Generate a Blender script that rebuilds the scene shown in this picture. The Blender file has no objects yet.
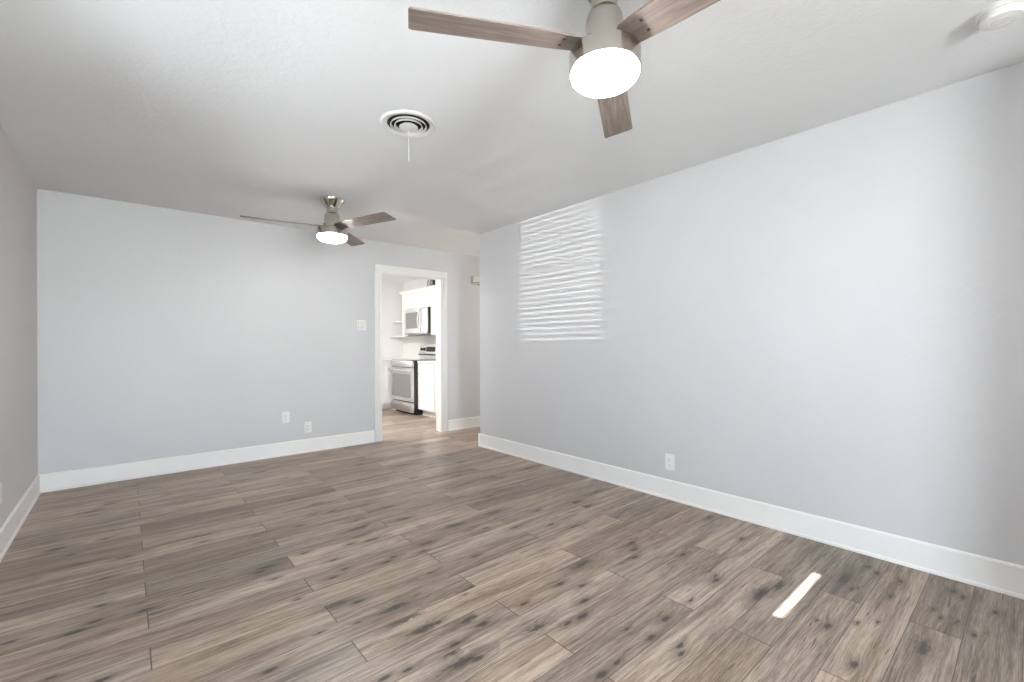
import bpy, bmesh, math
from mathutils import Vector, Matrix

# ------------------------------------------------------------------ camera
scn = bpy.context.scene
COL = scn.collection
F, CY = 449.15, 344.16                       # focal length and horizon row, 1024x682 frame
YAW, PITCH, ROLL, CAM_H = 0.7090, 0.0017, -0.0054, 1.1646
cam = bpy.data.cameras.new('camera')
cam.sensor_fit = 'HORIZONTAL'
cam.sensor_width = 36.0
cam.lens = F * 36.0 / 1024.0
cam.shift_y = (CY - 341.0) / 1024.0
cam.clip_start = 0.02
cam_o = bpy.data.objects.new('camera', cam)
COL.objects.link(cam_o)
s_, c_ = math.sin(YAW), math.cos(YAW)
fw = Vector((s_ * math.cos(PITCH), c_ * math.cos(PITCH), math.sin(PITCH)))
rt0 = Vector((c_, -s_, 0))
up0 = rt0.cross(fw)
rt = rt0 * math.cos(ROLL) + up0 * math.sin(ROLL)
up = up0 * math.cos(ROLL) - rt0 * math.sin(ROLL)
M3 = Matrix((rt, up, -fw)).transposed()
cam_o.matrix_world = Matrix.Translation((0, 0, CAM_H)) @ M3.to_4x4()
scn.camera = cam_o

# ------------------------------------------------------------------ light and exposure
SKY = 41.0
w = bpy.data.worlds.new('daylight')
scn.world = w
w.use_nodes = True
wn = w.node_tree
bg = wn.nodes['Background']
tc = wn.nodes.new('ShaderNodeTexCoord')
sp = wn.nodes.new('ShaderNodeSeparateXYZ')
rp = wn.nodes.new('ShaderNodeValToRGB')
rp.color_ramp.elements[0].position = 0.48
rp.color_ramp.elements[0].color = (0.93, 0.94, 0.95, 1)       # sunlit ground
rp.color_ramp.elements[1].position = 0.55
rp.color_ramp.elements[1].color = (0.845, 0.905, 1.0, 1)        # sky
mr = wn.nodes.new('ShaderNodeMapRange')
mr.inputs['From Min'].default_value = -1
wn.links.new(tc.outputs['Generated'], sp.inputs[0])
wn.links.new(sp.outputs['Z'], mr.inputs['Value'])
wn.links.new(mr.outputs[0], rp.inputs['Fac'])
wn.links.new(rp.outputs['Color'], bg.inputs['Color'])
bg.inputs['Strength'].default_value = SKY

def sun(name, direction, strength, angle, color):
    l = bpy.data.lights.new(name, 'SUN')
    l.energy = strength
    l.angle = math.radians(angle)
    l.color = color
    o = bpy.data.objects.new(name, l)
    COL.objects.link(o)
    o.rotation_euler = Vector(direction).to_track_quat('-Z', 'Y').to_euler()
    return o
sun('sun', (1.0, 0.004, -0.665), 260.0, 0.3, (1.0, 0.97, 0.93))
# added second sun standing in for bounced sunlight: the right wall's stripes
sun('added_sun', (3.64, 1.05, 0.59), 2.5, 0.12, (1.0, 0.98, 0.95))

vs = scn.view_settings
scn.display_settings.display_device = 'sRGB'
vs.view_transform = 'Standard'
vs.look = 'None'
vs.gamma = 1.0
vs.use_curve_mapping = False
vs.exposure = 0.30
scn.cycles.use_denoising = True
scn.cycles.use_light_tree = False
scn.cycles.max_bounces = 14
scn.cycles.diffuse_bounces = 10
scn.cycles.transparent_max_bounces = 12
scn.cycles.caustics_reflective = False
scn.cycles.caustics_refractive = False
scn.cycles.sample_clamp_indirect = 6.0

# ------------------------------------------------------------------ room sizes (metres)
XL, XR, YF, YB, YE, H = -0.544, 3.096, -3.40, 5.206, 4.177, 2.44
WT = 0.12                                     # wall thickness
KX0, KX1, KY0, KY1 = 1.10, 4.25, YB + WT, 8.35   # kitchen
HX = 5.60                                     # hall end
BH, BT = 0.146, 0.012                         # baseboard

# ------------------------------------------------------------------ node helpers
def new_mat(name):
    m = bpy.data.materials.new(name)
    m.use_nodes = True
    nt = m.node_tree
    b = nt.nodes['Principled BSDF']
    return m, nt, b

def N(nt, kind, **kw):
    n = nt.nodes.new(kind)
    for k, v in kw.items():
        setattr(n, k, v)
    return n

def setin(nt, sock, v):
    if isinstance(v, bpy.types.NodeSocket):
        nt.links.new(v, sock)
    elif v is not None:
        sock.default_value = v

def mth(nt, op, a, b=None, c=None, clamp=False):
    n = N(nt, 'ShaderNodeMath', operation=op, use_clamp=clamp)
    setin(nt, n.inputs[0], a)
    if b is not None: setin(nt, n.inputs[1], b)
    if c is not None: setin(nt, n.inputs[2], c)
    return n.outputs[0]

def vec(nt, x, y, z):
    n = N(nt, 'ShaderNodeCombineXYZ')
    for i, v in enumerate((x, y, z)): setin(nt, n.inputs[i], v)
    return n.outputs[0]

def noise(nt, v, scale, detail=2.0, rough=0.5, dist=0.0):
    n = N(nt, 'ShaderNodeTexNoise')
    setin(nt, n.inputs['Vector'], v)
    n.inputs['Scale'].default_value = scale
    n.inputs['Detail'].default_value = detail
    n.inputs['Roughness'].default_value = rough
    n.inputs['Distortion'].default_value = dist
    return n.outputs['Fac']

def ramp(nt, fac, stops):
    n = N(nt, 'ShaderNodeValToRGB')
    e = n.color_ramp.elements
    while len(e) < len(stops): e.new(0.5)
    for i, (p, c) in enumerate(stops):
        e[i].position = p
        e[i].color = (*c, 1) if len(c) == 3 else c
    setin(nt, n.inputs['Fac'], fac)
    return n.outputs['Color']

def mixc(nt, fac, a, b, mode='MIX'):
    n = N(nt, 'ShaderNodeMix', data_type='RGBA', blend_type=mode)
    setin(nt, n.inputs['Factor'], fac)
    for s, v in ((6, a), (7, b)):
        if isinstance(v, tuple): v = (*v[:3], 1)
        setin(nt, n.inputs[s], v)
    return n.outputs[2]

def maprange(nt, v, a, b, c=0.0, d=1.0, smooth=True):
    n = N(nt, 'ShaderNodeMapRange')
    if smooth: n.interpolation_type = 'SMOOTHSTEP'
    setin(nt, n.inputs[0], v)
    for i, k in enumerate((a, b, c, d)): n.inputs[1 + i].default_value = k
    return n.outputs[0]

def bump(nt, b, height, strength, dist=0.002):
    n = N(nt, 'ShaderNodeBump')
    n.inputs['Strength'].default_value = strength
    n.inputs['Distance'].default_value = dist
    setin(nt, n.inputs['Height'], height)
    nt.links.new(n.outputs[0], b.inputs['Normal'])

def objco(nt):
    return N(nt, 'ShaderNodeTexCoord').outputs['Object']

def plain(name, col, rough=0.5, metal=0.0, spec=0.5, var=0.03, vscale=6.0, bstr=0.0, bscale=200.0):
    m, nt, b = new_mat(name)
    co = objco(nt)
    f = noise(nt, co, vscale, 3.0)
    lo = tuple(max(0, c * (1 - var)) for c in col)
    hi = tuple(min(1, c * (1 + var)) for c in col)
    nt.links.new(ramp(nt, f, [(0.3, lo), (0.7, hi)]), b.inputs['Base Color'])
    b.inputs['Roughness'].default_value = rough
    b.inputs['Metallic'].default_value = metal
    b.inputs['Specular IOR Level'].default_value = spec
    if bstr: bump(nt, b, noise(nt, co, bscale, 2.0), bstr)
    return m

def paint(name, col, rough, spec, bstr):
    """rolled and lightly textured wall paint"""
    m, nt, b = new_mat(name)
    co = objco(nt)
    big = noise(nt, co, 1.3, 2.0)
    nt.links.new(ramp(nt, big, [(0.3, tuple(c * 0.985 for c in col)), (0.7, tuple(min(1, c * 1.015) for c in col))]), b.inputs['Base Color'])
    b.inputs['Roughness'].default_value = rough
    b.inputs['Specular IOR Level'].default_value = spec
    a = noise(nt, co, 38.0, 3.0, 0.55, 0.4)
    c = noise(nt, co, 150.0, 2.0)
    hgt = mth(nt, 'ADD', maprange(nt, a, 0.42, 0.62), mth(nt, 'MULTIPLY', c, 0.35))
    bump(nt, b, hgt, bstr, 0.0025)
    return m

# ------------------------------------------------------------------ materials
M = {}
M['wall'] = paint('wall_paint', (0.612, 0.616, 0.634), 0.42, 0.40, 0.10)
M['ceiling'] = paint('ceiling_paint', (0.835, 0.85, 0.87), 0.75, 0.2, 0.22)
M['kitchen_wall'] = paint('kitchen_wall_paint', (0.72, 0.72, 0.715), 0.45, 0.4, 0.08)
M['trim'] = plain('trim_paint', (0.86, 0.86, 0.86), 0.30, 0, 0.5, 0.012)
M['white_plastic'] = plain('white_plastic', (0.80, 0.80, 0.79), 0.32, 0, 0.5, 0.01)
M['slot'] = plain('slot_dark', (0.06, 0.06, 0.06), 0.6)
M['vent_white'] = plain('vent_enamel', (0.76, 0.76, 0.76), 0.4, 0, 0.5, 0.015)
M['vent_dark'] = plain('duct_shade', (0.006, 0.006, 0.006), 0.9)
M['cab'] = plain('cabinet_paint', (0.78, 0.78, 0.775), 0.35, 0, 0.5, 0.012)
M['counter'] = plain('counter_stone', (0.78, 0.77, 0.75), 0.22, 0, 0.5, 0.08, 30.0)
M['black'] = plain('black_enamel', (0.012, 0.012, 0.013), 0.25, 0, 0.5, 0.05)
M['black_glass'] = plain('black_glass', (0.01, 0.01, 0.011), 0.06, 0, 0.6, 0.05)
M['chrome'] = plain('chrome', (0.72, 0.72, 0.72), 0.18, 1.0, 0.5, 0.02)
M['blind'] = plain('blind_slat', (0.12, 0.12, 0.12), 0.5, 0, 0.4, 0.02)  # slats darkened to weaken sunlight bounced into the room
M['screw'] = plain('dark_screw', (0.05, 0.04, 0.035), 0.4, 0.6)
M['dim_slab'] = plain('dim_slab_grey', (0.30, 0.29, 0.28), 0.8, 0, 0.3, 0.1, 3.0)
M['iron'] = plain('dark_iron', (0.02, 0.02, 0.02), 0.45, 0.3)
M['pewter'] = plain('pewter_grey', (0.26, 0.26, 0.26), 0.4, 0.3)
M['oven_glass'] = plain('oven_glass', (0.16, 0.16, 0.16), 0.05, 0, 0.8, 0.03)
M['door_paint'] = plain('added_door_paint', (0.74, 0.74, 0.73), 0.4, 0, 0.5, 0.02)

def brushed(name, col, rough, axis):
    m, nt, b = new_mat(name)
    co = objco(nt)
    mp = N(nt, 'ShaderNodeMapping')
    sc = [240.0, 240.0, 240.0]
    sc[axis] = 3.0
    mp.inputs['Scale'].default_value = sc
    nt.links.new(co, mp.inputs['Vector'])
    f = noise(nt, mp.outputs[0], 1.0, 2.0)
    nt.links.new(ramp(nt, f, [(0.25, tuple(c * 0.93 for c in col)), (0.75, tuple(min(1, c * 1.05) for c in col))]), b.inputs['Base Color'])
    nt.links.new(maprange(nt, f, 0.2, 0.8, rough * 0.85, rough * 1.15), b.inputs['Roughness'])
    b.inputs['Metallic'].default_value = 1.0
    return m
M['nickel'] = plain('brushed_nickel', (0.64, 0.61, 0.55), 0.18, 1.0, 0.5, 0.03)
M['steel'] = brushed('stainless_steel', (0.66, 0.66, 0.66), 0.30, 1)

def glow(name, col, strength):
    m, nt, b = new_mat(name)
    b.inputs['Base Color'].default_value = (0.85, 0.85, 0.84, 1)
    b.inputs['Roughness'].default_value = 0.3
    b.inputs['Emission Color'].default_value = (*col, 1)
    b.inputs['Emission Strength'].default_value = strength
    return m
M['opal'] = glow('lit_opal_glass', (1.0, 0.985, 0.965), 72.0)
M['opal_kitchen'] = glow('lit_opal_kitchen', (1.0, 0.955, 0.895), 215.0)
M['opal_hall'] = glow('lit_opal_hall', (1.0, 0.86, 0.62), 14.0)

def pane_mat(name, tint):
    m, nt, b = new_mat(name)
    nt.nodes.remove(b)
    out = nt.nodes['Material Output']
    tr = N(nt, 'ShaderNodeBsdfTransparent')
    tr.inputs[0].default_value = (*tint, 1)
    gl = N(nt, 'ShaderNodeBsdfGlossy')
    gl.inputs['Roughness'].default_value = 0.02
    fr = N(nt, 'ShaderNodeFresnel')
    fr.inputs[0].default_value = 1.2
    mx = N(nt, 'ShaderNodeMixShader')
    nt.links.new(fr.outputs[0], mx.inputs[0])
    nt.links.new(tr.outputs[0], mx.inputs[1])
    nt.links.new(gl.outputs[0], mx.inputs[2])
    nt.links.new(mx.outputs[0], out.inputs['Surface'])
    return m
M['pane'] = pane_mat('window_glass', (0.95, 0.97, 0.96))
M['pane_tinted'] = pane_mat('tinted_glass', (0.35, 0.35, 0.35))  # tint weakens the light through the door pane and kitchen window
M['pane_warm_dim'] = pane_mat('warm_dim_glass', (0.58, 0.55, 0.50))  # tint set to weaken and warm the hall window's light
M['pane_dimmed'] = pane_mat('dimmed_glass', (0.82, 0.83, 0.83))  # tint added to weaken daylight from the left window

def blade_wood():
    m, nt, b = new_mat('blade_weathered_wood')
    co = objco(nt)
    mp = N(nt, 'ShaderNodeMapping')
    mp.inputs['Scale'].default_value = (2.2, 28.0, 28.0)
    nt.links.new(co, mp.inputs['Vector'])
    g = noise(nt, mp.outputs[0], 1.6, 6.0, 0.62, 0.6)
    col = ramp(nt, g, [(0.25, (0.095, 0.072, 0.061)), (0.5, (0.190, 0.150, 0.131)), (0.75, (0.32, 0.265, 0.24))])
    nt.links.new(col, b.inputs['Base Color'])
    b.inputs['Roughness'].default_value = 0.45
    bump(nt, b, g, 0.1, 0.001)
    return m
M['blade'] = blade_wood()

# knots in the boards as they lie in the room: (x, y, size)
KNOTS = [
    (-0.313, 3.683, 1.6), (-0.247, 3.525, 0.8), (-0.102, 3.688, 0.8), (-0.085, 3.058, 1.1), (-0.094, 2.747, 1.0), (-0.107, 2.607, 1.2),
    (-0.165, 2.564, 1.4), (-0.359, 2.646, 0.8), (-0.207, 2.268, 0.7), (-0.071, 2.133, 1.0), (0.059, 2.571, 1.3), (1.095, 3.233, 1.0),
    (1.113, 2.310, 0.9), (1.059, 2.280, 1.2), (0.863, 2.352, 0.8), (0.786, 2.306, 1.0), (0.799, 2.013, 1.1), (0.987, 1.640, 0.9),
    (1.125, 1.508, 1.3), (1.180, 2.024, 0.6), (1.268, 2.263, 1.0), (1.730, 2.285, 0.9), (1.456, 2.021, 0.8), (0.985, 1.355, 1.1),
    (0.680, 1.491, 1.0), (0.385, 1.796, 1.2), (0.518, 2.611, 1.1), (0.559, 2.487, 0.7), (0.850, 2.492, 0.9), (0.995, 2.625, 1.0),
    (1.192, 1.742, 0.5), (0.967, 1.479, 1.0), (0.733, 1.862, 0.5), (0.593, 1.898, 0.5), (0.592, 2.216, 0.5), (0.764, 1.474, 0.9),
    (0.849, 3.108, 0.8), (2.185, 2.283, 0.9), (2.081, 2.050, 1.0), (2.104, 1.432, 1.0), (1.596, 1.512, 1.1), (1.351, 1.502, 0.8),
    (1.573, 1.341, 1.2), (1.481, 1.270, 1.3), (1.730, 1.027, 1.2), (1.362, 1.004, 0.8), (1.267, 1.002, 1.2), (2.202, 1.031, 1.1),
    (2.235, 1.053, 0.7), (1.943, 1.026, 0.6), (1.581, 0.873, 0.9), (1.619, 0.900, 0.9), (1.576, 1.000, 1.0), (2.966, 1.431, 1.0),
    (2.783, 1.149, 1.0), (2.186, 1.487, 1.0), (2.329, 1.275, 1.1), (1.396, 1.278, 0.8), (1.551, 1.096, 0.6), (2.925, 0.574, 0.9),
    (2.879, 0.529, 1.1), (2.665, 0.611, 0.6), (2.605, 0.573, 0.7), (2.636, 0.556, 0.5), (2.661, 0.440, 0.7), (2.378, 0.434, 0.5),
    (2.304, 0.488, 0.6), (2.933, 0.258, 1.0), (2.901, 0.222, 1.0), (2.675, 0.298, 0.6), (2.609, 0.268, 0.6), (2.633, 0.217, 0.6),
    (2.557, 0.165, 0.6), (1.994, 0.433, 1.1), (2.865, 0.435, 0.8), (2.187, 0.562, 1.2), (2.839, 0.118, 0.9), (2.197, 0.604, 0.4),
    (-0.101, 4.483, 1.2), (-0.162, 4.399, 0.8), (0.757, 2.686, 1.0), (0.606, 3.601, 0.8),
]
# boards whose own colour stands out: (row, board, brightness)
BOARDS = [(22, 0, 0.62), (21, -1, 0.80), (5, 0, 0.86), (3, 1, 0.82), (2, 2, 0.74), (0, 2, 0.70), (-1, 1, 0.76), (0, 1, 0.90), (1, 1, 1.02), (2, 1, 0.98),
          (20, -1, 0.80), (17, -1, 0.76), (14, -1, 1.12), (4, 1, 1.10), (1, 2, 0.98), (12, 1, 1.10), (-1, 2, 0.78)]

def floor_mat():
    m, nt, b = new_mat('plank_floor')
    co = objco(nt)
    s = N(nt, 'ShaderNodeSeparateXYZ')
    nt.links.new(co, s.inputs[0])
    X, Y = s.outputs[0], s.outputs[1]
    PW, PL = 0.1572, 1.209
    v = mth(nt, 'DIVIDE', mth(nt, 'SUBTRACT', Y, 0.193), PW)
    row = mth(nt, 'FLOOR', v)
    fv = mth(nt, 'SUBTRACT', v, row)
    par = mth(nt, 'FLOORED_MODULO', row, 2.0)
    u = mth(nt, 'SUBTRACT', mth(nt, 'DIVIDE', mth(nt, 'SUBTRACT', X, 0.065), PL), mth(nt, 'MULTIPLY', par, 0.5))
    idx = mth(nt, 'FLOOR', u)
    fu = mth(nt, 'SUBTRACT', u, idx)
    wn_ = N(nt, 'ShaderNodeTexWhiteNoise', noise_dimensions='3D')
    nt.links.new(vec(nt, idx, row, 3.7), wn_.inputs['Vector'])
    rsep = N(nt, 'ShaderNodeSeparateColor')
    nt.links.new(wn_.outputs['Color'], rsep.inputs[0])
    r1, r2, r3 = rsep.outputs[0], rsep.outputs[1], rsep.outputs[2]
    lx = mth(nt, 'ADD', mth(nt, 'MULTIPLY', fu, PL), mth(nt, 'MULTIPLY', r1, 31.0))
    ly = mth(nt, 'ADD', mth(nt, 'MULTIPLY', fv, PW), mth(nt, 'MULTIPLY', r2, 17.0))
    # knots: stretched cells with ragged outlines
    kv = N(nt, 'ShaderNodeTexVoronoi', voronoi_dimensions='2D')
    kx, ky = mth(nt, 'MULTIPLY', lx, 2.7), mth(nt, 'MULTIPLY', ly, 9.5)
    nv = vec(nt, mth(nt, 'MULTIPLY', lx, 22.0), mth(nt, 'MULTIPLY', ly, 60.0), 0.0)
    w1 = mth(nt, 'MULTIPLY', mth(nt, 'SUBTRACT', noise(nt, nv, 1.0, 4.0, 0.6), 0.5), 0.42)
    w2 = mth(nt, 'MULTIPLY', mth(nt, 'SUBTRACT', noise(nt, nv, 1.7, 4.0, 0.6), 0.5), 0.42)
    nt.links.new(vec(nt, mth(nt, 'ADD', kx, w1), mth(nt, 'ADD', ky, w2), 0.0), kv.inputs['Vector'])
    kv.inputs['Scale'].default_value = 1.0
    kd = kv.outputs['Distance']
    ks = N(nt, 'ShaderNodeSeparateColor')
    nt.links.new(kv.outputs['Color'], ks.inputs[0])
    on = maprange(nt, ks.outputs[0], 0.70, 0.90)
    size = mth(nt, 'MULTIPLY_ADD', mth(nt, 'POWER', ks.outputs[1], 2.0), 0.20, 0.07)
    rel = mth(nt, 'DIVIDE', kd, size)
    core = mth(nt, 'MULTIPLY', maprange(nt, rel, 0.30, 1.15, 1.0, 0.0), on)
    halo = mth(nt, 'MULTIPLY', maprange(nt, rel, 0.5, 3.4, 1.0, 0.0), on)
    near = None
    kp = vec(nt, mth(nt, 'ADD', X, mth(nt, 'MULTIPLY', w1, 0.10)), mth(nt, 'ADD', Y, mth(nt, 'MULTIPLY', w2, 0.045)), 0.0)
    for (px, py, k) in KNOTS:
        sx, sy = 1.0 / (0.034 * k), 1.0 / (0.013 * k)
        ma = N(nt, 'ShaderNodeVectorMath', operation='MULTIPLY_ADD')
        nt.links.new(kp, ma.inputs[0])
        ma.inputs[1].default_value = (sx, sy, 0)
        ma.inputs[2].default_value = (-px * sx, -py * sy, 0)
        ln = N(nt, 'ShaderNodeVectorMath', operation='LENGTH')
        nt.links.new(ma.outputs[0], ln.inputs[0])
        near = ln.outputs['Value'] if near is None else mth(nt, 'MINIMUM', near, ln.outputs['Value'])
    core = mth(nt, 'MAXIMUM', core, maprange(nt, near, 0.35, 1.05, 1.0, 0.0))
    halo = mth(nt, 'MAXIMUM', halo, maprange(nt, near, 0.5, 3.0, 1.0, 0.0))
    # grain, bent round the knots
    gy = mth(nt, 'ADD', ly, mth(nt, 'MULTIPLY', halo, 0.012))
    def grain(fx, fy, z, det, rough, dist):
        return noise(nt, vec(nt, mth(nt, 'MULTIPLY', lx, fx), mth(nt, 'MULTIPLY', gy, fy), z), 1.0, det, rough, dist)
    g1 = grain(2.2, 62.0, r3, 6.0, 0.68, 0.35)
    g2 = grain(12.0, 330.0, r3, 3.0, 0.65, 0.0)
    g3 = grain(1.3, 11.0, r3, 3.0, 0.55, 0.5)
    tone = mth(nt, 'ADD', mth(nt, 'MULTIPLY', g1, 0.40), mth(nt, 'ADD', mth(nt, 'MULTIPLY', g2, 0.34), mth(nt, 'MULTIPLY', g3, 0.26)))
    base = ramp(nt, tone, [(0.375, (0.085, 0.062, 0.048)), (0.478, (0.258, 0.203, 0.163)), (0.575, (0.45, 0.370, 0.306))])
    # long dark smudges along the grain
    sm = grain(1.8, 15.0, mth(nt, 'ADD', r1, 5.0), 4.0, 0.6, 0.3)
    base = mixc(nt, maprange(nt, sm, 0.55, 0.74, 0.0, 0.62), base, (0.080, 0.061, 0.049))
    # fine dark cracks
    cr = grain(4.5, 95.0, mth(nt, 'ADD', r2, 9.0), 2.0, 0.5, 0.2)
    base = mixc(nt, maprange(nt, cr, 0.66, 0.74, 0.0, 0.75), base, (0.040, 0.030, 0.025))
    # board to board
    val = mth(nt, 'MULTIPLY_ADD', r3, 0.46, 0.76)
    for (br, bi, bv) in BOARDS:
        hit = mth(nt, 'MULTIPLY', mth(nt, 'COMPARE', row, float(br), 0.2), mth(nt, 'COMPARE', idx, float(bi), 0.2))
        val = mth(nt, 'ADD', val, mth(nt, 'MULTIPLY', hit, mth(nt, 'SUBTRACT', bv, val)))
    hs = N(nt, 'ShaderNodeHueSaturation')
    nt.links.new(base, hs.inputs['Color'])
    nt.links.new(val, hs.inputs['Value'])
    nt.links.new(mth(nt, 'MULTIPLY_ADD', r2, 0.25, 0.90), hs.inputs['Saturation'])
    base = hs.outputs[0]
    base = mixc(nt, mth(nt, 'MULTIPLY', halo, mth(nt, 'MULTIPLY_ADD', g1, 0.9, 0.05)), base, (0.075, 0.057, 0.046))
    base = mixc(nt, mth(nt, 'MULTIPLY', core, 0.85), base, (0.022, 0.017, 0.014))
    # seams
    ev = mth(nt, 'MULTIPLY', mth(nt, 'MINIMUM', fv, mth(nt, 'SUBTRACT', 1.0, fv)), PW)
    eu = mth(nt, 'MULTIPLY', mth(nt, 'MINIMUM', fu, mth(nt, 'SUBTRACT', 1.0, fu)), PL)
    seam = mth(nt, 'MAXIMUM', maprange(nt, ev, 0.0007, 0.0022, 0.80, 0.0), maprange(nt, eu, 0.0010, 0.0028, 0.92, 0.0))
    base = mixc(nt, seam, base, (0.030, 0.024, 0.020))
    nt.links.new(base, b.inputs['Base Color'])
    nt.links.new(mth(nt, 'MULTIPLY_ADD', g1, 0.16, 0.27), b.inputs['Roughness'])
    b.inputs['Specular IOR Level'].default_value = 0.45
    hgt = mth(nt, 'SUBTRACT', mth(nt, 'MULTIPLY', g2, 0.25), seam)
    bump(nt, b, hgt, 0.18, 0.0012)
    return m
M['floor'] = floor_mat()

# ------------------------------------------------------------------ mesh helpers
def box(bm, x0, x1, y0, y1, z0, z1, bev=0.0, seg=2):
    r = bmesh.ops.create_cube(bm, size=1.0)
    vs_ = r['verts']
    for v in vs_:
        v.co = Vector((x0 + (v.co.x + .5) * (x1 - x0), y0 + (v.co.y + .5) * (y1 - y0), z0 + (v.co.z + .5) * (z1 - z0)))
    if bev:
        es = list({e for v in vs_ for e in v.link_edges})
        bmesh.ops.bevel(bm, geom=es, offset=bev, segments=seg, affect='EDGES', profile=0.6)

def lathe(bm, prof, n=48, cx=0.0, cy=0.0, closed=False):
    rings = []
    for r, z in prof:
        if r < 1e-6:
            rings.append([bm.verts.new((cx, cy, z))])
        else:
            rings.append([bm.verts.new((cx + r * math.cos(2 * math.pi * i / n), cy + r * math.sin(2 * math.pi * i / n), z)) for i in range(n)])
    pairs = list(zip(rings, rings[1:]))
    if closed: pairs.append((rings[-1], rings[0]))
    for a, b_ in pairs:
        for i in range(n):
            j = (i + 1) % n
            if len(a) == 1 and len(b_) == 1: continue
            if len(a) == 1: bm.faces.new((a[0], b_[i], b_[j]))
            elif len(b_) == 1: bm.faces.new((a[i], a[j], b_[0]))
            else: bm.faces.new((a[i], a[j], b_[j], b_[i]))
    bmesh.ops.recalc_face_normals(bm, faces=bm.faces)

def tube(bm, pts, r, n=10):
    pts = [Vector(p) for p in pts]
    rings = []
    for i, p in enumerate(pts):
        t = (pts[min(i + 1, len(pts) - 1)] - pts[max(i - 1, 0)]).normalized()
        a = t.orthogonal().normalized() if i == 0 else (prev - t * prev.dot(t)).normalized()
        prev = a
        b_ = t.cross(a)
        rings.append([bm.verts.new(p + (a * math.cos(2 * math.pi * k / n) + b_ * math.sin(2 * math.pi * k / n)) * r) for k in range(n)])
    for a, b_ in zip(rings, rings[1:]):
        for k in range(n):
            bm.faces.new((a[k], a[(k + 1) % n], b_[(k + 1) % n], b_[k]))
    bm.faces.new(rings[0][::-1])
    bm.faces.new(rings[-1])
    bmesh.ops.recalc_face_normals(bm, faces=bm.faces)

def extrude_profile(bm, prof, p0, p1, out):
    """prof: (distance out of the wall, height) polygon, swept from p0 to p1 along the floor"""
    p0, p1, out = Vector(p0), Vector(p1), Vector(out)
    A = [bm.verts.new(p0 + out * d + Vector((0, 0, z))) for d, z in prof]
    B = [bm.verts.new(p1 + out * d + Vector((0, 0, z))) for d, z in prof]
    n = len(prof)
    for i in range(n):
        bm.faces.new((A[i], A[(i + 1) % n], B[(i + 1) % n], B[i]))
    bm.faces.new(A[::-1])
    bm.faces.new(B)
    bmesh.ops.recalc_face_normals(bm, faces=bm.faces)

def obj(name, bm, mat, parent=None, smooth=True, loc=None):
    me = bpy.data.meshes.new(name)
    bm.to_mesh(me)
    bm.free()
    if smooth:
        for p_ in me.polygons: p_.use_smooth = True
        me.set_sharp_from_angle(angle=math.radians(32))
    me.materials.append(M[mat])
    o = bpy.data.objects.new(name, me)
    COL.objects.link(o)
    if parent: o.parent = parent
    if loc: o.location = loc
    return o

def B():
    return bmesh.new()

def boxobj(name, dims, mat, parent=None, bev=0.0):
    bm = B()
    box(bm, *dims, bev=bev)
    return obj(name, bm, mat, parent)

def struct(o):
    o['kind'] = 'structure'
    return o

def thing(name, label, cat, loc=(0, 0, 0), group=None):
    o = bpy.data.objects.new(name, None)
    o.empty_display_size = 0.1
    COL.objects.link(o)
    o.location = loc
    return tag(o, label, cat, group)

def tag(o, label, cat, group=None):
    o['label'] = label
    o['category'] = cat
    if group: o['group'] = group
    return o

def copy_tree(o, parent=None):
    c = o.copy()
    COL.objects.link(c)
    if parent: c.parent = parent
    for ch in [k for k in bpy.data.objects if k.parent == o]:
        copy_tree(ch, c)
    return c

def wall_panels(bm, axis, pos, thick, a0, a1, z0, z1, holes):
    """wall slab with rectangular openings; axis 'x' = plane of constant x, runs along y"""
    As = sorted({a0, a1, *[h[0] for h in holes], *[h[1] for h in holes]})
    for i in range(len(As) - 1):
        u0, u1 = As[i], As[i + 1]
        hs = sorted([h for h in holes if h[0] <= u0 + 1e-6 and h[1] >= u1 - 1e-6], key=lambda h: h[2])
        z = z0
        segs = []
        for h in hs:
            if h[2] > z: segs.append((z, h[2]))
            z = h[3]
        if z < z1: segs.append((z, z1))
        for (q0, q1) in segs:
            if axis == 'x': box(bm, pos, pos + thick, u0, u1, q0, q1)
            else: box(bm, u0, u1, pos, pos + thick, q0, q1)
    bmesh.ops.remove_doubles(bm, verts=bm.verts, dist=1e-5)
    # drop the doubled faces between neighbouring panels
    seen = {}
    for f in list(bm.faces):
        k = tuple(sorted(v.index for v in f.verts))
        seen.setdefault(k, []).append(f)
    bm.verts.index_update()
    seen = {}
    for f in bm.faces:
        seen.setdefault(tuple(sorted(v.index for v in f.verts)), []).append(f)
    kill = [f for fs in seen.values() if len(fs) > 1 for f in fs]
    bmesh.ops.delete(bm, geom=kill, context='FACES_ONLY')

# ------------------------------------------------------------------ the shell
struct(boxobj('floor', (XL - WT, HX + WT, YF - WT, KY1 + WT, -0.10, 0.0), 'floor'))
struct(boxobj('ceiling', (XL - WT, HX + WT, YF - WT, KY1 + WT, H, H + 0.12), 'ceiling'))

struct(boxobj('floor_dim_slab', (XL - WT - 4.2, XL - WT, -1.6, 5.0, -0.22, -0.08), 'dim_slab'))  # added slab, unseen: cuts light rising off the ground into the left window

# openings
W1 = (1.32, 2.45, 0.55, 2.10)       # window in the left wall (y0, y1, z0, z1)
D2 = (0.28, 1.19, 0.0, 2.26)        # added front door in the left wall, unseen
W2 = (-0.40, 0.75, 0.30, 2.20)       # window in the front wall (x0, x1, z0, z1)
W4 = (-3.20, -0.68, 0.30, 2.25)     # added window, unseen, right wall behind the camera, to brighten the left wall
W5 = (4.32, 5.05, 0.90, 2.00)       # added window, unseen, at the hall end, sends light to the left wall
W3 = (1.30, 2.75, 1.00, 2.15)       # added kitchen window, unseen, far wall, for more light in there
DO = (2.348, 3.220, 0.0, 2.075)     # opening to the kitchen

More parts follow.
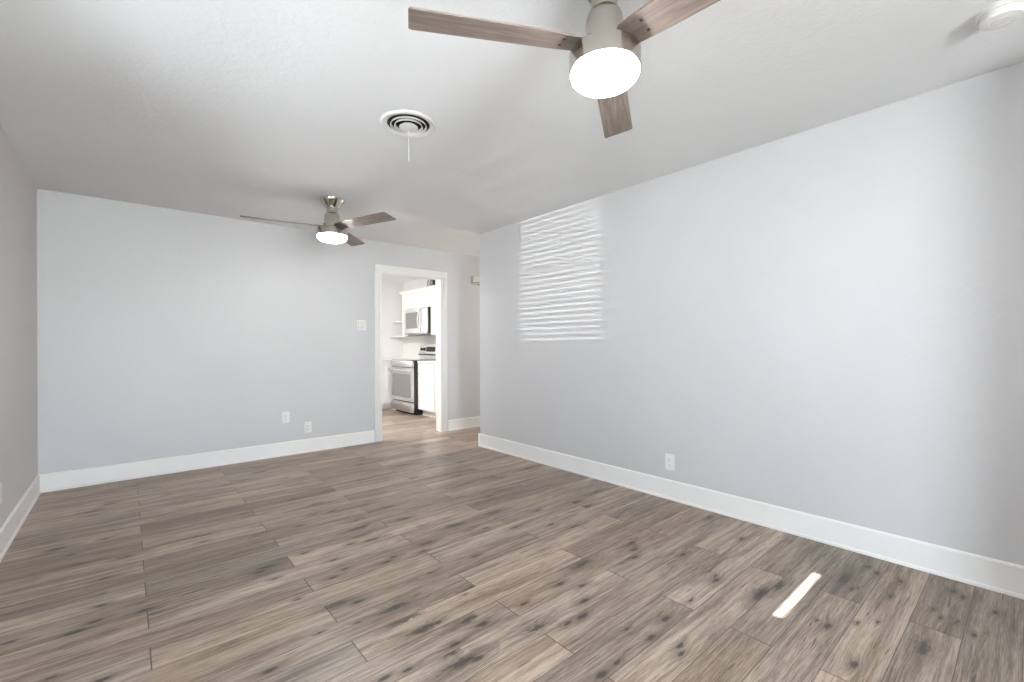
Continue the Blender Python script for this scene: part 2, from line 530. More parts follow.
bm = B(); wall_panels(bm, 'x', XL - WT, WT, YF - WT, YB + WT, 0, H, [W1, D2]); struct(obj('wall_left', bm, 'wall', smooth=False))
bm = B(); wall_panels(bm, 'y', YF - WT, WT, XL, XR + WT, 0, H, [W2]); struct(obj('wall_front', bm, 'wall', smooth=False))
bm = B(); wall_panels(bm, 'x', XR, WT, YF, YE, 0, H, [W4]); struct(obj('wall_right', bm, 'wall', smooth=False))
bm = B(); wall_panels(bm, 'y', YB, WT, XL, HX, 0, H, [DO]); struct(obj('wall_back', bm, 'wall', smooth=False))
bm = B(); box(bm, 2.56, XR, -0.57, -0.45, 0, H); struct(obj('wall_stub_added', bm, 'wall', smooth=False))  # added stub, unseen: keeps window light off the right wall's near end
bm = B(); box(bm, XR + WT, HX, YE - WT, YE, 0, H); struct(obj('wall_hall', bm, 'wall', smooth=False))
bm = B(); wall_panels(bm, 'x', HX, WT, YE - WT, YB + WT, 0, H, [W5]); struct(obj('wall_hall_end', bm, 'wall', smooth=False))
bm = B(); box(bm, KX0 - WT, KX0, KY0, KY1 + WT, 0, H); struct(obj('wall_kitchen_left', bm, 'kitchen_wall', smooth=False))
bm = B(); box(bm, KX1, KX1 + WT, KY0, KY1 + WT, 0, H); struct(obj('wall_kitchen_right', bm, 'kitchen_wall', smooth=False))
bm = B(); wall_panels(bm, 'y', KY1, WT, KX0, KX1, 0, H, [W3]); struct(obj('wall_kitchen_back', bm, 'kitchen_wall', smooth=False))

# baseboards: flat board with eased top edge and a shoe strip at the floor
PROF = [(0, 0), (BT + 0.008, 0), (BT + 0.008, 0.010), (BT + 0.005, 0.016), (BT, 0.019), (BT, BH - 0.010), (BT - 0.004, BH - 0.003), (BT - 0.009, BH), (0, BH)]
def base(name, segs):
    bm = B()
    for p0, p1, out in segs: extrude_profile(bm, PROF, p0, p1, out)
    return struct(obj(name, bm, 'trim', smooth=False))
base('baseboard_left', [((XL, D2[1] + 0.09, 0), (XL, YB, 0), (1, 0, 0)), ((XL, YF, 0), (XL, D2[0] - 0.09, 0), (1, 0, 0))])
base('baseboard_back', [((XL, YB, 0), (DO[0] - 0.083, YB, 0), (0, -1, 0))])
base('baseboard_hall', [((DO[1] + 0.088, YB, 0), (HX, YB, 0), (0, -1, 0))])
base('baseboard_right', [((XR, YF, 0), (XR, -0.57, 0), (-1, 0, 0)), ((XR, -0.45, 0), (XR, YE + BT + 0.01, 0), (-1, 0, 0)), ((XR - BT - .01, YE, 0), (HX, YE, 0), (0, 1, 0))])
base('baseboard_front', [((XL, YF, 0), (XR, YF, 0), (0, 1, 0))])

# cased opening to the kitchen: jamb and fluted casing with corner blocks
bm = B()
jt = 0.018
box(bm, DO[0], DO[0] + jt, YB - 0.004, YB + WT + 0.004, 0, DO[3])
box(bm, DO[1] - jt, DO[1], YB - 0.004, YB + WT + 0.004, 0, DO[3])
box(bm, DO[0] + jt, DO[1] - jt, YB - 0.004, YB + WT + 0.004, DO[3] - jt, DO[3])
door1 = struct(obj('door_1', bm, 'trim', smooth=False))
CWL, CT = 0.083, 0.020
def casing(bm, x0, x1, z0, z1, y, s, vertical=True):
    """three raised reeds on a flat board; s = -1 faces the room, +1 the kitchen"""
    ya, yb = sorted((y, y + s * 0.013))
    box(bm, x0, x1, ya, yb, z0, z1, 0.001, 1)
    a, b_ = (x0, x1) if vertical else (z0, z1)
    wd = (b_ - a)
    yc, yd = sorted((y + s * 0.012, y + s * CT))
    for q0, q1 in ((0.04, 0.24), (0.32, 0.64), (0.72, 0.96)):
        if vertical: box(bm, a + wd * q0, a + wd * q1, yc, yd, z0, z1, 0.003, 2)
        else: box(bm, x0, x1, yc, yd, a + wd * q0, a + wd * q1, 0.003, 2)
def block(bm, x0, x1, z0, z1, y, s):
    ya, yb = sorted((y, y + s * 0.023))
    box(bm, x0, x1, ya, yb, z0, z1, 0.002, 2)
    cx, cz = (x0 + x1) / 2, (z0 + z1) / 2
    t = bmesh.new()
    lathe(t, [(0.030, 0), (0.030, 0.004), (0.024, 0.007), (0.017, 0.003), (0.012, 0.006), (0.0, 0.008)], 28)
    rot = Matrix.Rotation(math.radians(90 if s < 0 else -90), 4, 'X')
    t.transform(Matrix.Translation((cx, y + s * 0.022, cz)) @ rot)
    me = bpy.data.meshes.new('t'); t.to_mesh(me); t.free(); bm.from_mesh(me); bpy.data.meshes.remove(me)
def case_open(name, y, s):
    bm = B()
    xa, xb, zt = DO[0] + 0.006, DO[1] - 0.006, DO[3] - 0.006
    casing(bm, xa - CWL, xa, 0, zt, y, s)
    casing(bm, xb, xb + CWL, 0, zt, y, s)
    casing(bm, xa, xb, zt, zt + CWL, y, s, False)
    block(bm, xa - CWL, xa, zt, zt + CWL, y, s)
    block(bm, xb, xb + CWL, zt, zt + CWL, y, s)
    o = obj(name, bm, 'trim')
    return struct(o)
case_open('trim_1', YB, -1)
case_open('trim_2', YB + WT, 1)

# windows (outside the picture: they let the daylight in)
def window(name, axis, pos, u0, u1, z0, z1, mull, glass='pane'):
    def bx(bm, a0, a1, d0, d1, q0, q1, bev=0.0):
        if axis == 'x': box(bm, d0, d1, a0, a1, q0, q1, bev)
        else: box(bm, a0, a1, d0, d1, q0, q1, bev)
    bm = B()
    f = 0.045
    p0, p1 = pos + 0.02, pos + 0.07
    bx(bm, u0, u0 + f, p0, p1, z0, z1); bx(bm, u1 - f, u1, p0, p1, z0, z1)
    bx(bm, u0 + f, u1 - f, p0, p1, z0, z0 + f); bx(bm, u0 + f, u1 - f, p0, p1, z1 - f, z1)
    zm = (z0 + z1) / 2
    bx(bm, u0 + f, u1 - f, p0, p1, zm - 0.02, zm + 0.02)
    for m_ in mull: bx(bm, m_ - 0.02, m_ + 0.02, p0, p1, z0 + f, z1 - f)
    o = struct(obj(name, bm, 'trim', smooth=False))
    bm = B()
    bx(bm, u0 + f, u1 - f, pos + 0.043, pos + 0.047, z0 + f, z1 - f)
    obj('pane', bm, glass, o, smooth=False)
    return o
window('window_1', 'x', XL - WT, *W1, [], 'pane_dimmed')
window('window_2', 'y', YF - WT, *W2, [])
window('window_4_added', 'x', XR + 0.03, *W4, [-1.82])
window('window_5_added', 'x', HX + 0.03, *W5, [], 'pane_warm_dim')
window('window_3_added', 'y', KY1 + 0.03, *W3, [], 'pane_tinted')

# added front door, unseen: its narrow pane is shaped to throw the floor sliver
bm = B()
dx0, dx1 = XL - 0.075, XL - 0.035
LY0, LY1, LZ0, LZ1 = 0.693, 0.729, 1.785, 2.170
wall_panels(bm, 'x', dx0, dx1 - dx0, D2[0] + 0.019, D2[1] - 0.019, 0.004, D2[3] - 0.019, [(LY0, LY1, LZ0, LZ1)])
door2 = struct(obj('door_2_added', bm, 'door_paint', smooth=False))
bm = B(); box(bm, XL - 0.057, XL - 0.053, LY0, LY1, LZ0, LZ1); obj('pane', bm, 'pane_tinted', door2, smooth=False)
bm = B()
lathe(bm, [(0.0, 0.0), (0.030, 0.0), (0.030, 0.006), (0.011, 0.012), (0.011, 0.030), (0.027, 0.042), (0.027, 0.060), (0.0, 0.068)], 32)
bm.transform(Matrix.Translation((dx1, D2[1] - 0.085, 0.95)) @ Matrix.Rotation(math.radians(90), 4, 'Y'))
obj('door_knob', bm, 'nickel', door2)
bm = B()
box(bm, XL - WT, XL + 0.004, D2[0], D2[0] + 0.018, 0, D2[3]); box(bm, XL - WT, XL + 0.004, D2[1] - 0.018, D2[1], 0, D2[3])
box(bm, XL - WT, XL + 0.004, D2[0] + 0.018, D2[1] - 0.018, D2[3] - 0.018, D2[3])
box(bm, XL, XL + 0.018, D2[0] - 0.085, D2[0] + 0.004, 0, D2[3] + 0.085); box(bm, XL, XL + 0.018, D2[1] - 0.004, D2[1] + 0.085, 0, D2[3] + 0.085)
box(bm, XL, XL + 0.018, D2[0] + 0.004, D2[1] - 0.004, D2[3] - 0.004, D2[3] + 0.085)
box(bm, XL - WT - 0.02, XL - WT, D2[0] - 0.02, D2[1] + 0.02, 0, 0.02)
for y0, y1, z0, z1 in ((D2[0] + 0.018, D2[0] + 0.032, 0, D2[3] - 0.018), (D2[1] - 0.032, D2[1] - 0.018, 0, D2[3] - 0.018), (D2[0] + 0.032, D2[1] - 0.032, D2[3] - 0.032, D2[3] - 0.018)):
    box(bm, XL - 0.095, XL - 0.076, y0, y1, z0, z1)                     # door stop
struct(obj('trim_3', bm, 'trim', smooth=False))

# blind in the left window, slats tipped outside-edge down
bl = thing('window_blind', 'dark slatted blind hanging in the left wall window', 'blind', (XL - 0.025, 0, 0))
bm = B()
n_sl = 28
tilt = math.radians(44)
for i in range(n_sl):
    z = W1[2] + 0.05 + i * 0.0525
    t = bmesh.new()
    box(t, -0.0295, 0.0295, W1[0] + 0.001, W1[1] - 0.001, -0.0012, 0.0012)
    t.transform(Matrix.Translation((0, 0, z)) @ Matrix.Rotation(-tilt, 4, 'Y'))
    me = bpy.data.meshes.new('t'); t.to_mesh(me); t.free(); bm.from_mesh(me); bpy.data.meshes.remove(me)
obj('slats', bm, 'blind', bl, smooth=False)
boxobj('headrail', (-0.028, 0.028, W1[0] + 0.01, W1[1] - 0.01, W1[3] - 0.045, W1[3]), 'blind', bl)

# ------------------------------------------------------------------ ceiling fans
def make_fan():
    root = thing('ceiling_fan', '', 'ceiling fan', (0, 0, H))
    bm = B(); lathe(bm, [(0, 0), (0.097, 0), (0.097, -0.010), (0.090, -0.022), (0.074, -0.046), (0.060, -0.066), (0.054, -0.074), (0, -0.074)], 56)
    obj('canopy', bm, 'nickel', root)
    bm = B(); lathe(bm, [(0, -0.070), (0.045, -0.070), (0.045, -0.132), (0, -0.132)], 48)
    obj('neck', bm, 'nickel', root)
    bm = B(); lathe(bm, [(0, -0.127), (0.047, -0.127), (0.049, -0.130), (0.056, -0.138), (0.061, -0.150), (0.0635, -0.165), (0.064, -0.272), (0, -0.272)], 48)
    obj('motor_housing', bm, 'nickel', root)
    bm = B(); lathe(bm, [(0, -0.268), (0.112, -0.268), (0.119, -0.272), (0.121, -0.278), (0.122, -0.328), (0.121, -0.333), (0.114, -0.336), (0, -0.336)], 64)
    obj('light_drum', bm, 'nickel', root)
    bm = B(); lathe(bm, [(0, -0.333), (0.113, -0.333), (0.1165, -0.338), (0.1165, -0.346), (0.112, -0.358), (0.098, -0.371), (0.072, -0.381), (0.036, -0.386), (0, -0.387)], 64)
    obj('light_dome', bm, 'opal', root)
    # blade: local X outward
    bm = B()
    R0, R1 = 0.066, 0.660
    outl = []
    w0, w1 = 0.050, 0.067
    outl = [(R0, -0.030), (R0 + 0.02, -w0), (0.20, -0.058), (R1 - 0.010, -w1), (R1 - 0.003, -w1 + 0.004), (R1, -w1 + 0.012),
            (R1, w1 - 0.012), (R1 - 0.003, w1 - 0.004), (R1 - 0.010, w1), (0.20, 0.058), (R0 + 0.02, w0), (R0, 0.030)]
    th = 0.0055
    top = [bm.verts.new((x, y, th / 2)) for x, y in outl]
    bot = [bm.verts.new((x, y, -th / 2)) for x, y in outl]
    bm.faces.new(top); bm.faces.new(bot[::-1])
    n = len(outl)
    for i in range(n): bm.faces.new((bot[i], bot[(i + 1) % n], top[(i + 1) % n], top[i]))
    bl_ = obj('blade', bm, 'blade', root, smooth=False, loc=(0, 0, -0.252 + 0.0))
    bl_.rotation_euler = (math.radians(-11.7), 0, 0)
    for sx, sy in ((0.155, -0.022), (0.155, 0.024)):
        bm = B()
        lathe(bm, [(0, -0.0055), (0.004, -0.0052), (0.0062, -0.0028), (0.0062, 0.0), (0, 0.0)], 16)
        obj('screw', bm, 'screw', bl_, loc=(sx, sy, 0))
    # blade arm: dark bracket from the motor to the blade root
    bm = B()
    box(bm, 0.055, 0.135, -0.026, 0.026, 0.003, 0.0075, 0.001, 1)
    box(bm, 0.058, 0.066, -0.018, 0.018, 0.003, 0.030, 0.001, 1)
    obj('bracket', bm, 'screw', bl_)
    for k in (1, 2):
        c = copy_tree(bl_, root)
        c.rotation_euler = (math.radians(-11.7), 0, k * 2 * math.pi / 3)
    return root
fan = make_fan()
fan.location = (1.254, 0.963, H)
fan.rotation_euler.z = math.radians(32)
fan['label'] = 'large nickel ceiling fan nearest the camera, cut off at the top, opal light lit'
fan['group'] = 'three-blade ceiling fans'
fan2 = copy_tree(fan)
fan2.location = (1.362, 3.985, H)
fan2.rotation_euler.z = math.radians(50)
fan2.scale = (1.04, 1.04, 0.96)
fan2['label'] = 'smaller-looking distant ceiling fan with grey wood blades, in front of the back wall'

# ------------------------------------------------------------------ ceiling vent
vt = thing('ceiling_vent', 'round white ceiling air diffuser with dark rings and a thin pull rod', 'air vent', (1.236, 2.345, H))
bm = B(); lathe(bm, [(0.160, 0), (0.160, -0.004), (0.152, -0.012), (0.140, -0.013), (0.120, -0.004), (0.118, 0)], 64, closed=True)
obj('outer_ring', bm, 'vent_white', vt)
bm = B(); lathe(bm, [(0, -0.0005), (0.119, -0.0005), (0.119, -0.003), (0, -0.003)], 48)
obj('duct_shade_disc', bm, 'vent_dark', vt)  # flat black disc stands in for the shade inside the duct
for r0, r1, z0, z1 in ((0.096, 0.104, -0.003, -0.015), (0.073, 0.081, -0.005, -0.018)):
    bm = B(); lathe(bm, [(r0, z0), (r0 + 0.0015, z0), (r1, z1), (r1 - 0.003, z1 - 0.001)], 56, closed=True)
    obj('ring', bm, 'vent_white', vt)
bm = B(); lathe(bm, [(0, -0.008), (0.040, -0.009), (0.053, -0.019), (0.052, -0.022), (0.030, -0.027), (0, -0.030)], 48)
obj('centre_cone', bm, 'vent_white', vt)
bm = B(); tube(bm, [(0, 0, -0.028), (0, 0, -0.215)], 0.003, 8)
obj('pull_rod', bm, 'vent_white', vt)

# ------------------------------------------------------------------ smoke detector
sd = thing('smoke_detector', 'round white smoke detector on the ceiling by the right corner', 'smoke detector', (2.552, 0.080, H))
bm = B(); lathe(bm, [(0, 0), (0.070, 0), (0.070, -0.012), (0.067, -0.015), (0, -0.015)], 48)
obj('mounting_base', bm, 'white_plastic', sd)
bm = B(); lathe(bm, [(0, -0.013), (0.060, -0.013), (0.060, -0.019), (0.064, -0.020), (0.064, -0.034), (0.058, -0.041), (0.034, -0.044), (0.033, -0.042), (0.026, -0.042), (0.025, -0.044), (0, -0.045)], 48)
obj('cover', bm, 'white_plastic', sd)
bm = B(); lathe(bm, [(0, -0.043), (0.009, -0.043), (0.009, -0.047), (0, -0.048)], 20, 0.018, 0.02)
obj('test_button', bm, 'white_plastic', sd)

# ------------------------------------------------------------------ outlets and switch (built facing -Y)
def make_outlet():
    root = thing('wall_outlet', '', 'outlet', (0, 0, 0), 'white wall outlets')
    boxobj('cover_plate', (-0.0375, 0.0375, -0.006, 0.0, -0.060, 0.060), 'white_plastic', root, 0.0025)
    for s in (-1, 1):
        zc = s * 0.0195
        bm = B(); box(bm, -0.017, 0.017, -0.0085, -0.004, zc - 0.0145, zc + 0.0145, 0.002)
        r = obj('receptacle', bm, 'white_plastic', root)
        for xx, hh in ((-0.0065, 0.008), (0.0065, 0.0065)):
            boxobj('slot', (xx - 0.0013, xx + 0.0013, -0.0088, -0.007, zc + 0.002 - hh / 2, zc + 0.002 + hh / 2), 'slot', r)
        bm = B(); lathe(bm, [(0, 0), (0.0025, 0), (0.0025, 0.0016), (0, 0.0016)], 12)
        bm.transform(Matrix.Translation((0, -0.0072, zc - 0.008)) @ Matrix.Rotation(math.radians(90), 4, 'X'))
        obj('slot', bm, 'slot', r)
    bm = B(); lathe(bm, [(0, 0), (0.0032, 0), (0.0028, 0.0012), (0, 0.0014)], 14)
    bm.transform(Matrix.Translation((0, -0.0058, 0)) @ Matrix.Rotation(math.radians(90), 4, 'X'))
    obj('screw', bm, 'chrome', root)
    return root
o1 = make_outlet()
o1.location = (1.283, YB, 0.405)
o1['label'] = 'white outlet on the back wall, left and higher of the pair'
o2 = copy_tree(o1); o2.location = (1.506, YB, 0.273)
o2['label'] = 'white outlet on the back wall, lower of the pair, close above the baseboard'
o3 = copy_tree(o1); o3.location = (XR, 1.792, 0.279); o3.rotation_euler.z = math.radians(-90)
o3['label'] = 'white outlet on the long right wall above its baseboard'
o4 = copy_tree(o1); o4.location = (XL, 3.786, 0.345); o4.rotation_euler.z = math.radians(90)
o4['label'] = 'white outlet on the left wall, cut by the left picture edge'

sw = thing('light_switch', 'white square double switch plate left of the kitchen doorway', 'light switch', (2.112, YB, 1.408))
boxobj('cover_plate', (-0.058, 0.058, -0.006, 0, -0.059, 0.059), 'white_plastic', sw, 0.0025)
for xx in (-0.023, 0.023):
    bm = B(); box(bm, xx - 0.0165, xx + 0.0165, -0.0095, -0.004, -0.033, 0.033, 0.0015)
    r = obj('rocker', bm, 'white_plastic', sw)
    bm = B(); box(bm, xx - 0.0185, xx + 0.0185, -0.0064, -0.005, -0.035, 0.035)
    obj('rocker_gap', bm, 'pewter', sw)

# doorbell chime on the hall wall
ch = thing('door_chime', 'small white chime box high on the hall wall at the corner', 'door chime', (3.80, YB, 2.088))
boxobj('case', (-0.085, 0.10, -0.045, 0, -0.052, 0.052), 'white_plastic', ch, 0.006)
boxobj('grille', (-0.070, 0.085, -0.047, -0.044, -0.040, -0.028), 'pewter', ch, 0.001)
boxobj('mounting_clip', (0.02, 0.035, -0.03, -0.01, -0.066, -0.050), 'iron', ch, 0.001)

# ------------------------------------------------------------------ kitchen
CF, CB = 3.69, KX1                 # base cabinet face and wall
RY0, RY1 = 6.70, 7.50              # range
FY = 7.70                          # face of the far run

def shaker_x(name, x, y0, y1, z0, z1, parent, mat='cab', fr=0.055):
    """door or drawer front facing -X with a raised frame"""
    bm = B()
    box(bm, x - 0.010, x, y0, y1, z0, z1)
    q = 0.019
    for a in ((y0, y0 + fr, z0, z1), (y1 - fr, y1, z0, z1), (y0 + fr, y1 - fr, z0, z0 + fr), (y0 + fr, y1 - fr, z1 - fr, z1)):
        box(bm, x - q, x - 0.009, *a, 0.0015, 1)
    return obj(name, bm, mat, parent)

def bar_pull(name, parent, a, b_, out, mat='chrome'):
    a, b_, out = Vector(a), Vector(b_), Vector(out)
    d = (b_ - a).normalized()
    bm = B()
    tube(bm, [a, a + out * 0.8, a + out + d * 0.006, b_ + out - d * 0.006, b_ + out * 0.8, b_], 0.005, 10)
    return obj(name, bm, mat, parent)

def base_cab(label, y0, y1, drawer_split=0.70):
    t = thing('base_cabinet', label, 'cabinet', (0, 0, 0), 'white base cabinets')
    bm = B()
    box(bm, CF, CB, y0, y1, 0.10, 0.875)
    box(bm, CF + 0.07, CB, y0, y1, 0.0, 0.10)
    obj('body', bm, 'cab', t, smooth=False)
    d = shaker_x('door', CF, y0 + 0.006, y1 - 0.006, 0.108, drawer_split - 0.005, t)
    yy = y0 + 0.035
    bar_pull('handle', d, (CF - 0.019, yy, 0.42), (CF - 0.019, yy, 0.53), (-0.026, 0, 0))
    dr = shaker_x('drawer', CF, y0 + 0.006, y1 - 0.006, drawer_split + 0.005, 0.868, t, fr=0.035)
    ym = (y0 + y1) / 2
    bar_pull('handle', dr, (CF - 0.019, ym - 0.06, 0.785), (CF - 0.019, ym + 0.06, 0.785), (-0.026, 0, 0))
    return t
base_cab('white base cabinet with drawer and door just right of the range', 6.155, RY0 - 0.006)
base_cab('white base cabinet nearest the doorway, mostly behind the door casing', 5.62, 6.150)
# corner run left of the range
t = thing('base_cabinet', 'white base cabinet left of the range along the far kitchen wall', 'cabinet', (0, 0, 0), 'white base cabinets')
bm = B()
box(bm, 2.65, CF + 0.0, FY, KY1 - 0.002, 0.10, 0.875)
box(bm, 2.65, CF, FY + 0.06, KY1 - 0.002, 0, 0.10)
box(bm, CF, CB - 0.002, RY1 + 0.006, KY1 - 0.002, 0.0, 0.875)
obj('body', bm, 'cab', t, smooth=False)
for x0, x1 in ((2.66, 3.14), (3.15, 3.62)):
    bm = B()
    box(bm, x0, x1, FY - 0.010, FY, 0.108, 0.868)
    fr = 0.055
    for a in ((x0, x0 + fr, 0.108, 0.868), (x1 - fr, x1, 0.108, 0.868), (x0 + fr, x1 - fr, 0.108, 0.108 + fr), (x0 + fr, x1 - fr, 0.868 - fr, 0.868)):
        box(bm, a[0], a[1], FY - 0.019, FY - 0.009, a[2], a[3], 0.0015, 1)
    d = obj('door', bm, 'cab', t)
    bar_pull('handle', d, (x0 + 0.035, FY - 0.019, 0.66), (x0 + 0.035, FY - 0.019, 0.77), (0, -0.026, 0))
# worktops
bm = B()
box(bm, 2.63, CF - 0.025, FY - 0.025, KY1, 0.875, 0.910)
box(bm, CF - 0.025, CB, RY1 + 0.004, KY1, 0.875, 0.910)
tag(obj('countertop', bm, 'counter', smooth=False), 'pale L-shaped countertop in the corner left of the range', 'countertop', 'pale kitchen countertops')
bm = B()
box(bm, CF - 0.025, CB, 5.60, RY0 - 0.004, 0.875, 0.910, 0.004)
tag(obj('countertop', bm, 'counter'), 'pale countertop over the drawer cabinet right of the range', 'countertop', 'pale kitchen countertops')

# range
rg = thing('kitchen_range', 'stainless freestanding electric range with black side and grey oven window', 'range', (0, 0, 0))
RX = 3.575
bm = B()
box(bm, RX + 0.035, CB - 0.02, RY0, RY1, 0.035, 0.895)
box(bm, RX + 0.09, CB - 0.05, RY0 + 0.02, RY1 - 0.02, 0.0, 0.035)
obj('body', bm, 'black', rg, smooth=False)
boxobj('cooktop', (RX + 0.015, CB - 0.11, RY0 + 0.002, RY1 - 0.002, 0.895, 0.915), 'black_glass', rg, 0.004)
boxobj('front_rail', (RX, RX + 0.034, RY0 + 0.002, RY1 - 0.002, 0.800, 0.905), 'steel', rg, 0.004)
bm = B()
dz0, dz1 = 0.225, 0.790
wy0, wy1, wz0, wz1 = RY0 + 0.055, RY1 - 0.055, 0.285, 0.680
wall_panels(bm, 'x', RX, 0.033, RY0 + 0.004, RY1 - 0.004, dz0, dz1, [(wy0, wy1, wz0, wz1)])
od = obj('oven_door', bm, 'steel', rg, smooth=False)
boxobj('window', (RX + 0.004, RX + 0.020, wy0, wy1, wz0, wz1), 'oven_glass', od)
bm = B()
tube(bm, [(RX, RY0 + 0.05, 0.745), (RX - 0.040, RY0 + 0.05, 0.745)], 0.008)
tube(bm, [(RX, RY1 - 0.05, 0.745), (RX - 0.040, RY1 - 0.05, 0.745)], 0.008)
tube(bm, [(RX - 0.045, RY0 + 0.02, 0.745), (RX - 0.045, RY1 - 0.02, 0.745)], 0.014, 14)
obj('handle', bm, 'steel', od)
bm = B(); box(bm, RX, RX + 0.033, RY0 + 0.004, RY1 - 0.004, 0.045, 0.205, 0.003)
obj('drawer', bm, 'steel', rg)
# backguard: slanted stainless console with dark panel
bm = B()
pr = [(CB - 0.115, 1.00), (CB - 0.085, 1.175), (CB - 0.02, 1.175), (CB - 0.02, 0.915), (CB - 0.095, 0.915), (CB - 0.095, 0.99)]
A = [bm.verts.new((x, RY0 + 0.002, z)) for x, z in pr]; Bv = [bm.verts.new((x, RY1 - 0.002, z)) for x, z in pr]
for i in range(len(pr)):
    j = (i + 1) % len(pr)
    bm.faces.new((A[i], A[j], Bv[j], Bv[i]))
bm.faces.new(A[::-1]); bm.faces.new(Bv)
bmesh.ops.recalc_face_normals(bm, faces=bm.faces)
bgd = obj('backguard', bm, 'steel', rg, smooth=False)
sl = math.atan2(0.030, 0.175)
def on_guard(bm, y, z):
    x = CB - 0.115 + (z - 1.0) * 0.030 / 0.175
    bm.transform(Matrix.Translation((x, y, z)) @ Matrix.Rotation(sl, 4, 'Y'))
bm = B(); box(bm, -0.003, 0.004, -0.15, 0.15, -0.045, 0.045); on_guard(bm, 7.08, 1.095)
obj('display', bm, 'black_glass', bgd, smooth=False)
bm = B(); box(bm, CB - 0.122, CB - 0.10, RY0 + 0.002, RY1 - 0.002, 0.985, 1.010, 0.003); obj('trim_strip', bm, 'black', bgd)
for yy in (6.76, 6.86, 7.30, 7.40):
    bm = B(); lathe(bm, [(0, 0), (0.024, 0), (0.022, 0.022), (0.019, 0.027), (0, 0.027)], 24)
    bm.transform(Matrix.Rotation(math.radians(-90), 4, 'Y')); on_guard(bm, yy, 1.095)
    obj('knob', bm, 'iron', bgd)

# microwave
mw = thing('microwave', 'stainless over-range microwave with bowed handle under the upper cabinets', 'microwave', (0, 0, 0))
MX, MZ0, MZ1 = 3.85, 1.365, 1.820
boxobj('body', (MX + 0.03, CB - 0.003, RY0 + 0.002, RY1 - 0.002, MZ0, MZ1), 'iron', mw, 0.003)
bm = B()
my0 = 6.90
wall_panels(bm, 'x', MX, 0.030, my0, RY1 - 0.002, MZ0 + 0.022, MZ1, [(my0 + 0.07, RY1 - 0.05, MZ0 + 0.10, MZ1 - 0.07)])
md = obj('door', bm, 'steel', mw, smooth=False)
boxobj('window', (MX + 0.004, MX + 0.02, my0 + 0.07, RY1 - 0.05, MZ0 + 0.10, MZ1 - 0.07), 'oven_glass', md)
bm = B()
hp = []
for i in range(13):
    q = i / 12
    hp.append((MX - 0.050 * math.sin(math.pi * q) ** 0.6 if 0 < q < 1 else MX, my0 + 0.03, MZ0 + 0.05 + q * (MZ1 - MZ0 - 0.08)))
tube(bm, hp, 0.010, 12)
obj('handle', bm, 'steel', md)
bm = B(); box(bm, MX, MX + 0.030, RY0 + 0.002, my0 - 0.003, MZ0 + 0.022, MZ1, 0.003)
cp = obj('control_panel', bm, 'steel', mw)
boxobj('keypad', (MX - 0.001, MX + 0.002, RY0 + 0.03, my0 - 0.03, MZ0 + 0.06, MZ1 - 0.05), 'steel', cp, 0.0)
boxobj('vent_lip', (MX + 0.004, CB - 0.003, RY0 + 0.002, RY1 - 0.002, MZ0 - 0.004, MZ0 + 0.020), 'pewter', mw, 0.003)

# upper cabinets
UF = 3.94
def upper_cab(label, y0, y1, z0, z1, doors):
    t = thing('wall_cabinet', label, 'cabinet', (0, 0, 0), 'white wall cabinets')
    boxobj('body', (UF, CB, y0, y1, z0, z1), 'cab', t)
    for a, b_, side in doors:
        d = shaker_x('door', UF, a, b_, z0 + 0.004, z1 - 0.006, t, fr=0.05)
        if side:
            yy = a + 0.028 if side < 0 else b_ - 0.028
            bar_pull('handle', d, (UF - 0.019, yy, z0 + 0.04), (UF - 0.019, yy, z0 + 0.14), (-0.024, 0, 0))
    return t
UZ0, UZ1 = 1.345, 2.110
upper_cab('narrow tall white wall cabinet left of the microwave', RY1 + 0.003, 7.735, UZ0, UZ1, [(RY1 + 0.008, 7.730, 0)])
upper_cab('short white wall cabinet with two doors directly over the microwave', RY0 + 0.001, RY1 - 0.001, MZ1 + 0.004, UZ1, [(RY0 + 0.005, 7.077, 0), (7.083, RY1 - 0.005, 0)])
upper_cab('white wall cabinet right of the microwave, half behind the door casing', 6.18, RY0 - 0.003, UZ0, UZ1, [(6.185, RY0 - 0.008, 0)])
upper_cab('white wall cabinet hidden behind the right door casing', 5.60, 6.177, UZ0, UZ1, [(5.605, 6.172, 0)])
bm = B()
cp_ = [(0, 0), (-0.022, 0), (-0.030, 0.012), (-0.050, 0.040), (-0.060, 0.044), (-0.060, 0.056), (0, 0.056)]
A = [bm.verts.new((UF + dx, 5.58, UZ1 + dz)) for dx, dz in cp_]
Bv = [bm.verts.new((UF + dx, 7.735 - dx * 0.9, UZ1 + dz)) for dx, dz in cp_]
for i in range(len(cp_)):
    j = (i + 1) % len(cp_)
    bm.faces.new((A[i], A[j], Bv[j], Bv[i]))
bm.faces.new(A[::-1]); bm.faces.new(Bv)
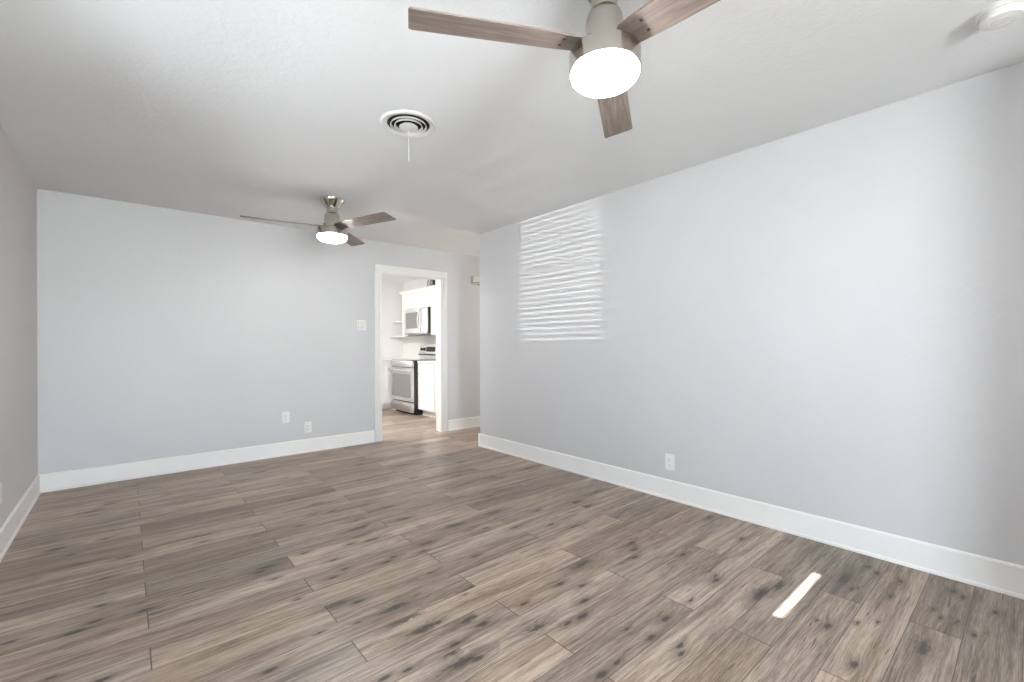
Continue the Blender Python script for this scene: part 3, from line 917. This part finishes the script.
box(bm, UF, CB, 5.58, 7.735, UZ1, UZ1 + 0.05)
bmesh.ops.recalc_face_normals(bm, faces=bm.faces)
tag(obj('crown_moulding', bm, 'cab', smooth=False), 'white crown moulding running along the tops of the wall cabinets', 'moulding')
# corner shelves
for z, d, lb in ((1.620, 0.20, 'upper thin grey-white shelf in the far kitchen corner'), (1.325, 0.27, 'lower thin grey-white shelf in the far kitchen corner, level with cabinet bottoms')):
    bm = B()
    box(bm, CB - d, CB, 7.738, KY1, z, z + 0.022, 0.002)
    tag(obj('corner_shelf', bm, 'cab'), lb, 'shelf', 'corner shelves')
# ornament on the cabinets
on = thing('ring_ornament', 'dark ornament of three metal rings on top of the wall cabinets', 'ornament', (3.97, 6.72, UZ1 + 0.056))
for k, (yy, rr, tr, mt) in enumerate(((0.125, 0.060, 0.007, 'pewter'), (0.02, 0.066, 0.012, 'pewter'), (-0.085, 0.068, 0.017, 'iron'))):
    bm = B()
    cz = rr + tr
    ring = [(rr * math.cos(2 * math.pi * i / 32) * 0.25, yy + rr * 0.85 * math.cos(2 * math.pi * i / 32), cz + rr * math.sin(2 * math.pi * i / 32)) for i in range(33)]
    tube(bm, ring, tr, 10)
    obj('ring', bm, mt, on)
boxobj('stand', (-0.03, 0.03, -0.17, 0.19, 0.0, 0.008), 'pewter', on, 0.002)

# lamps out of the picture
def flush_lamp(label, loc, r, mat):
    t = thing('ceiling_lamp', label, 'ceiling lamp', loc)
    bm = B(); lathe(bm, [(0, 0), (r, 0), (r, -0.025), (0, -0.025)], 40)
    obj('mount', bm, 'nickel', t)
    bm = B(); lathe(bm, [(0, -0.024), (r * 0.94, -0.024), (r * 0.92, -0.05), (r * 0.7, -0.08), (r * 0.35, -0.095), (0, -0.10)], 40)
    obj('shade', bm, mat, t)
flush_lamp('unseen round flush ceiling lamp added to light the kitchen, beside the doorway', (1.45, 6.9, H), 0.22, 'opal_kitchen')  # unseen, added to brighten the kitchen
flush_lamp('round flush hall ceiling lamp behind the long right wall', (4.75, 4.68, H), 0.13, 'opal_hall')
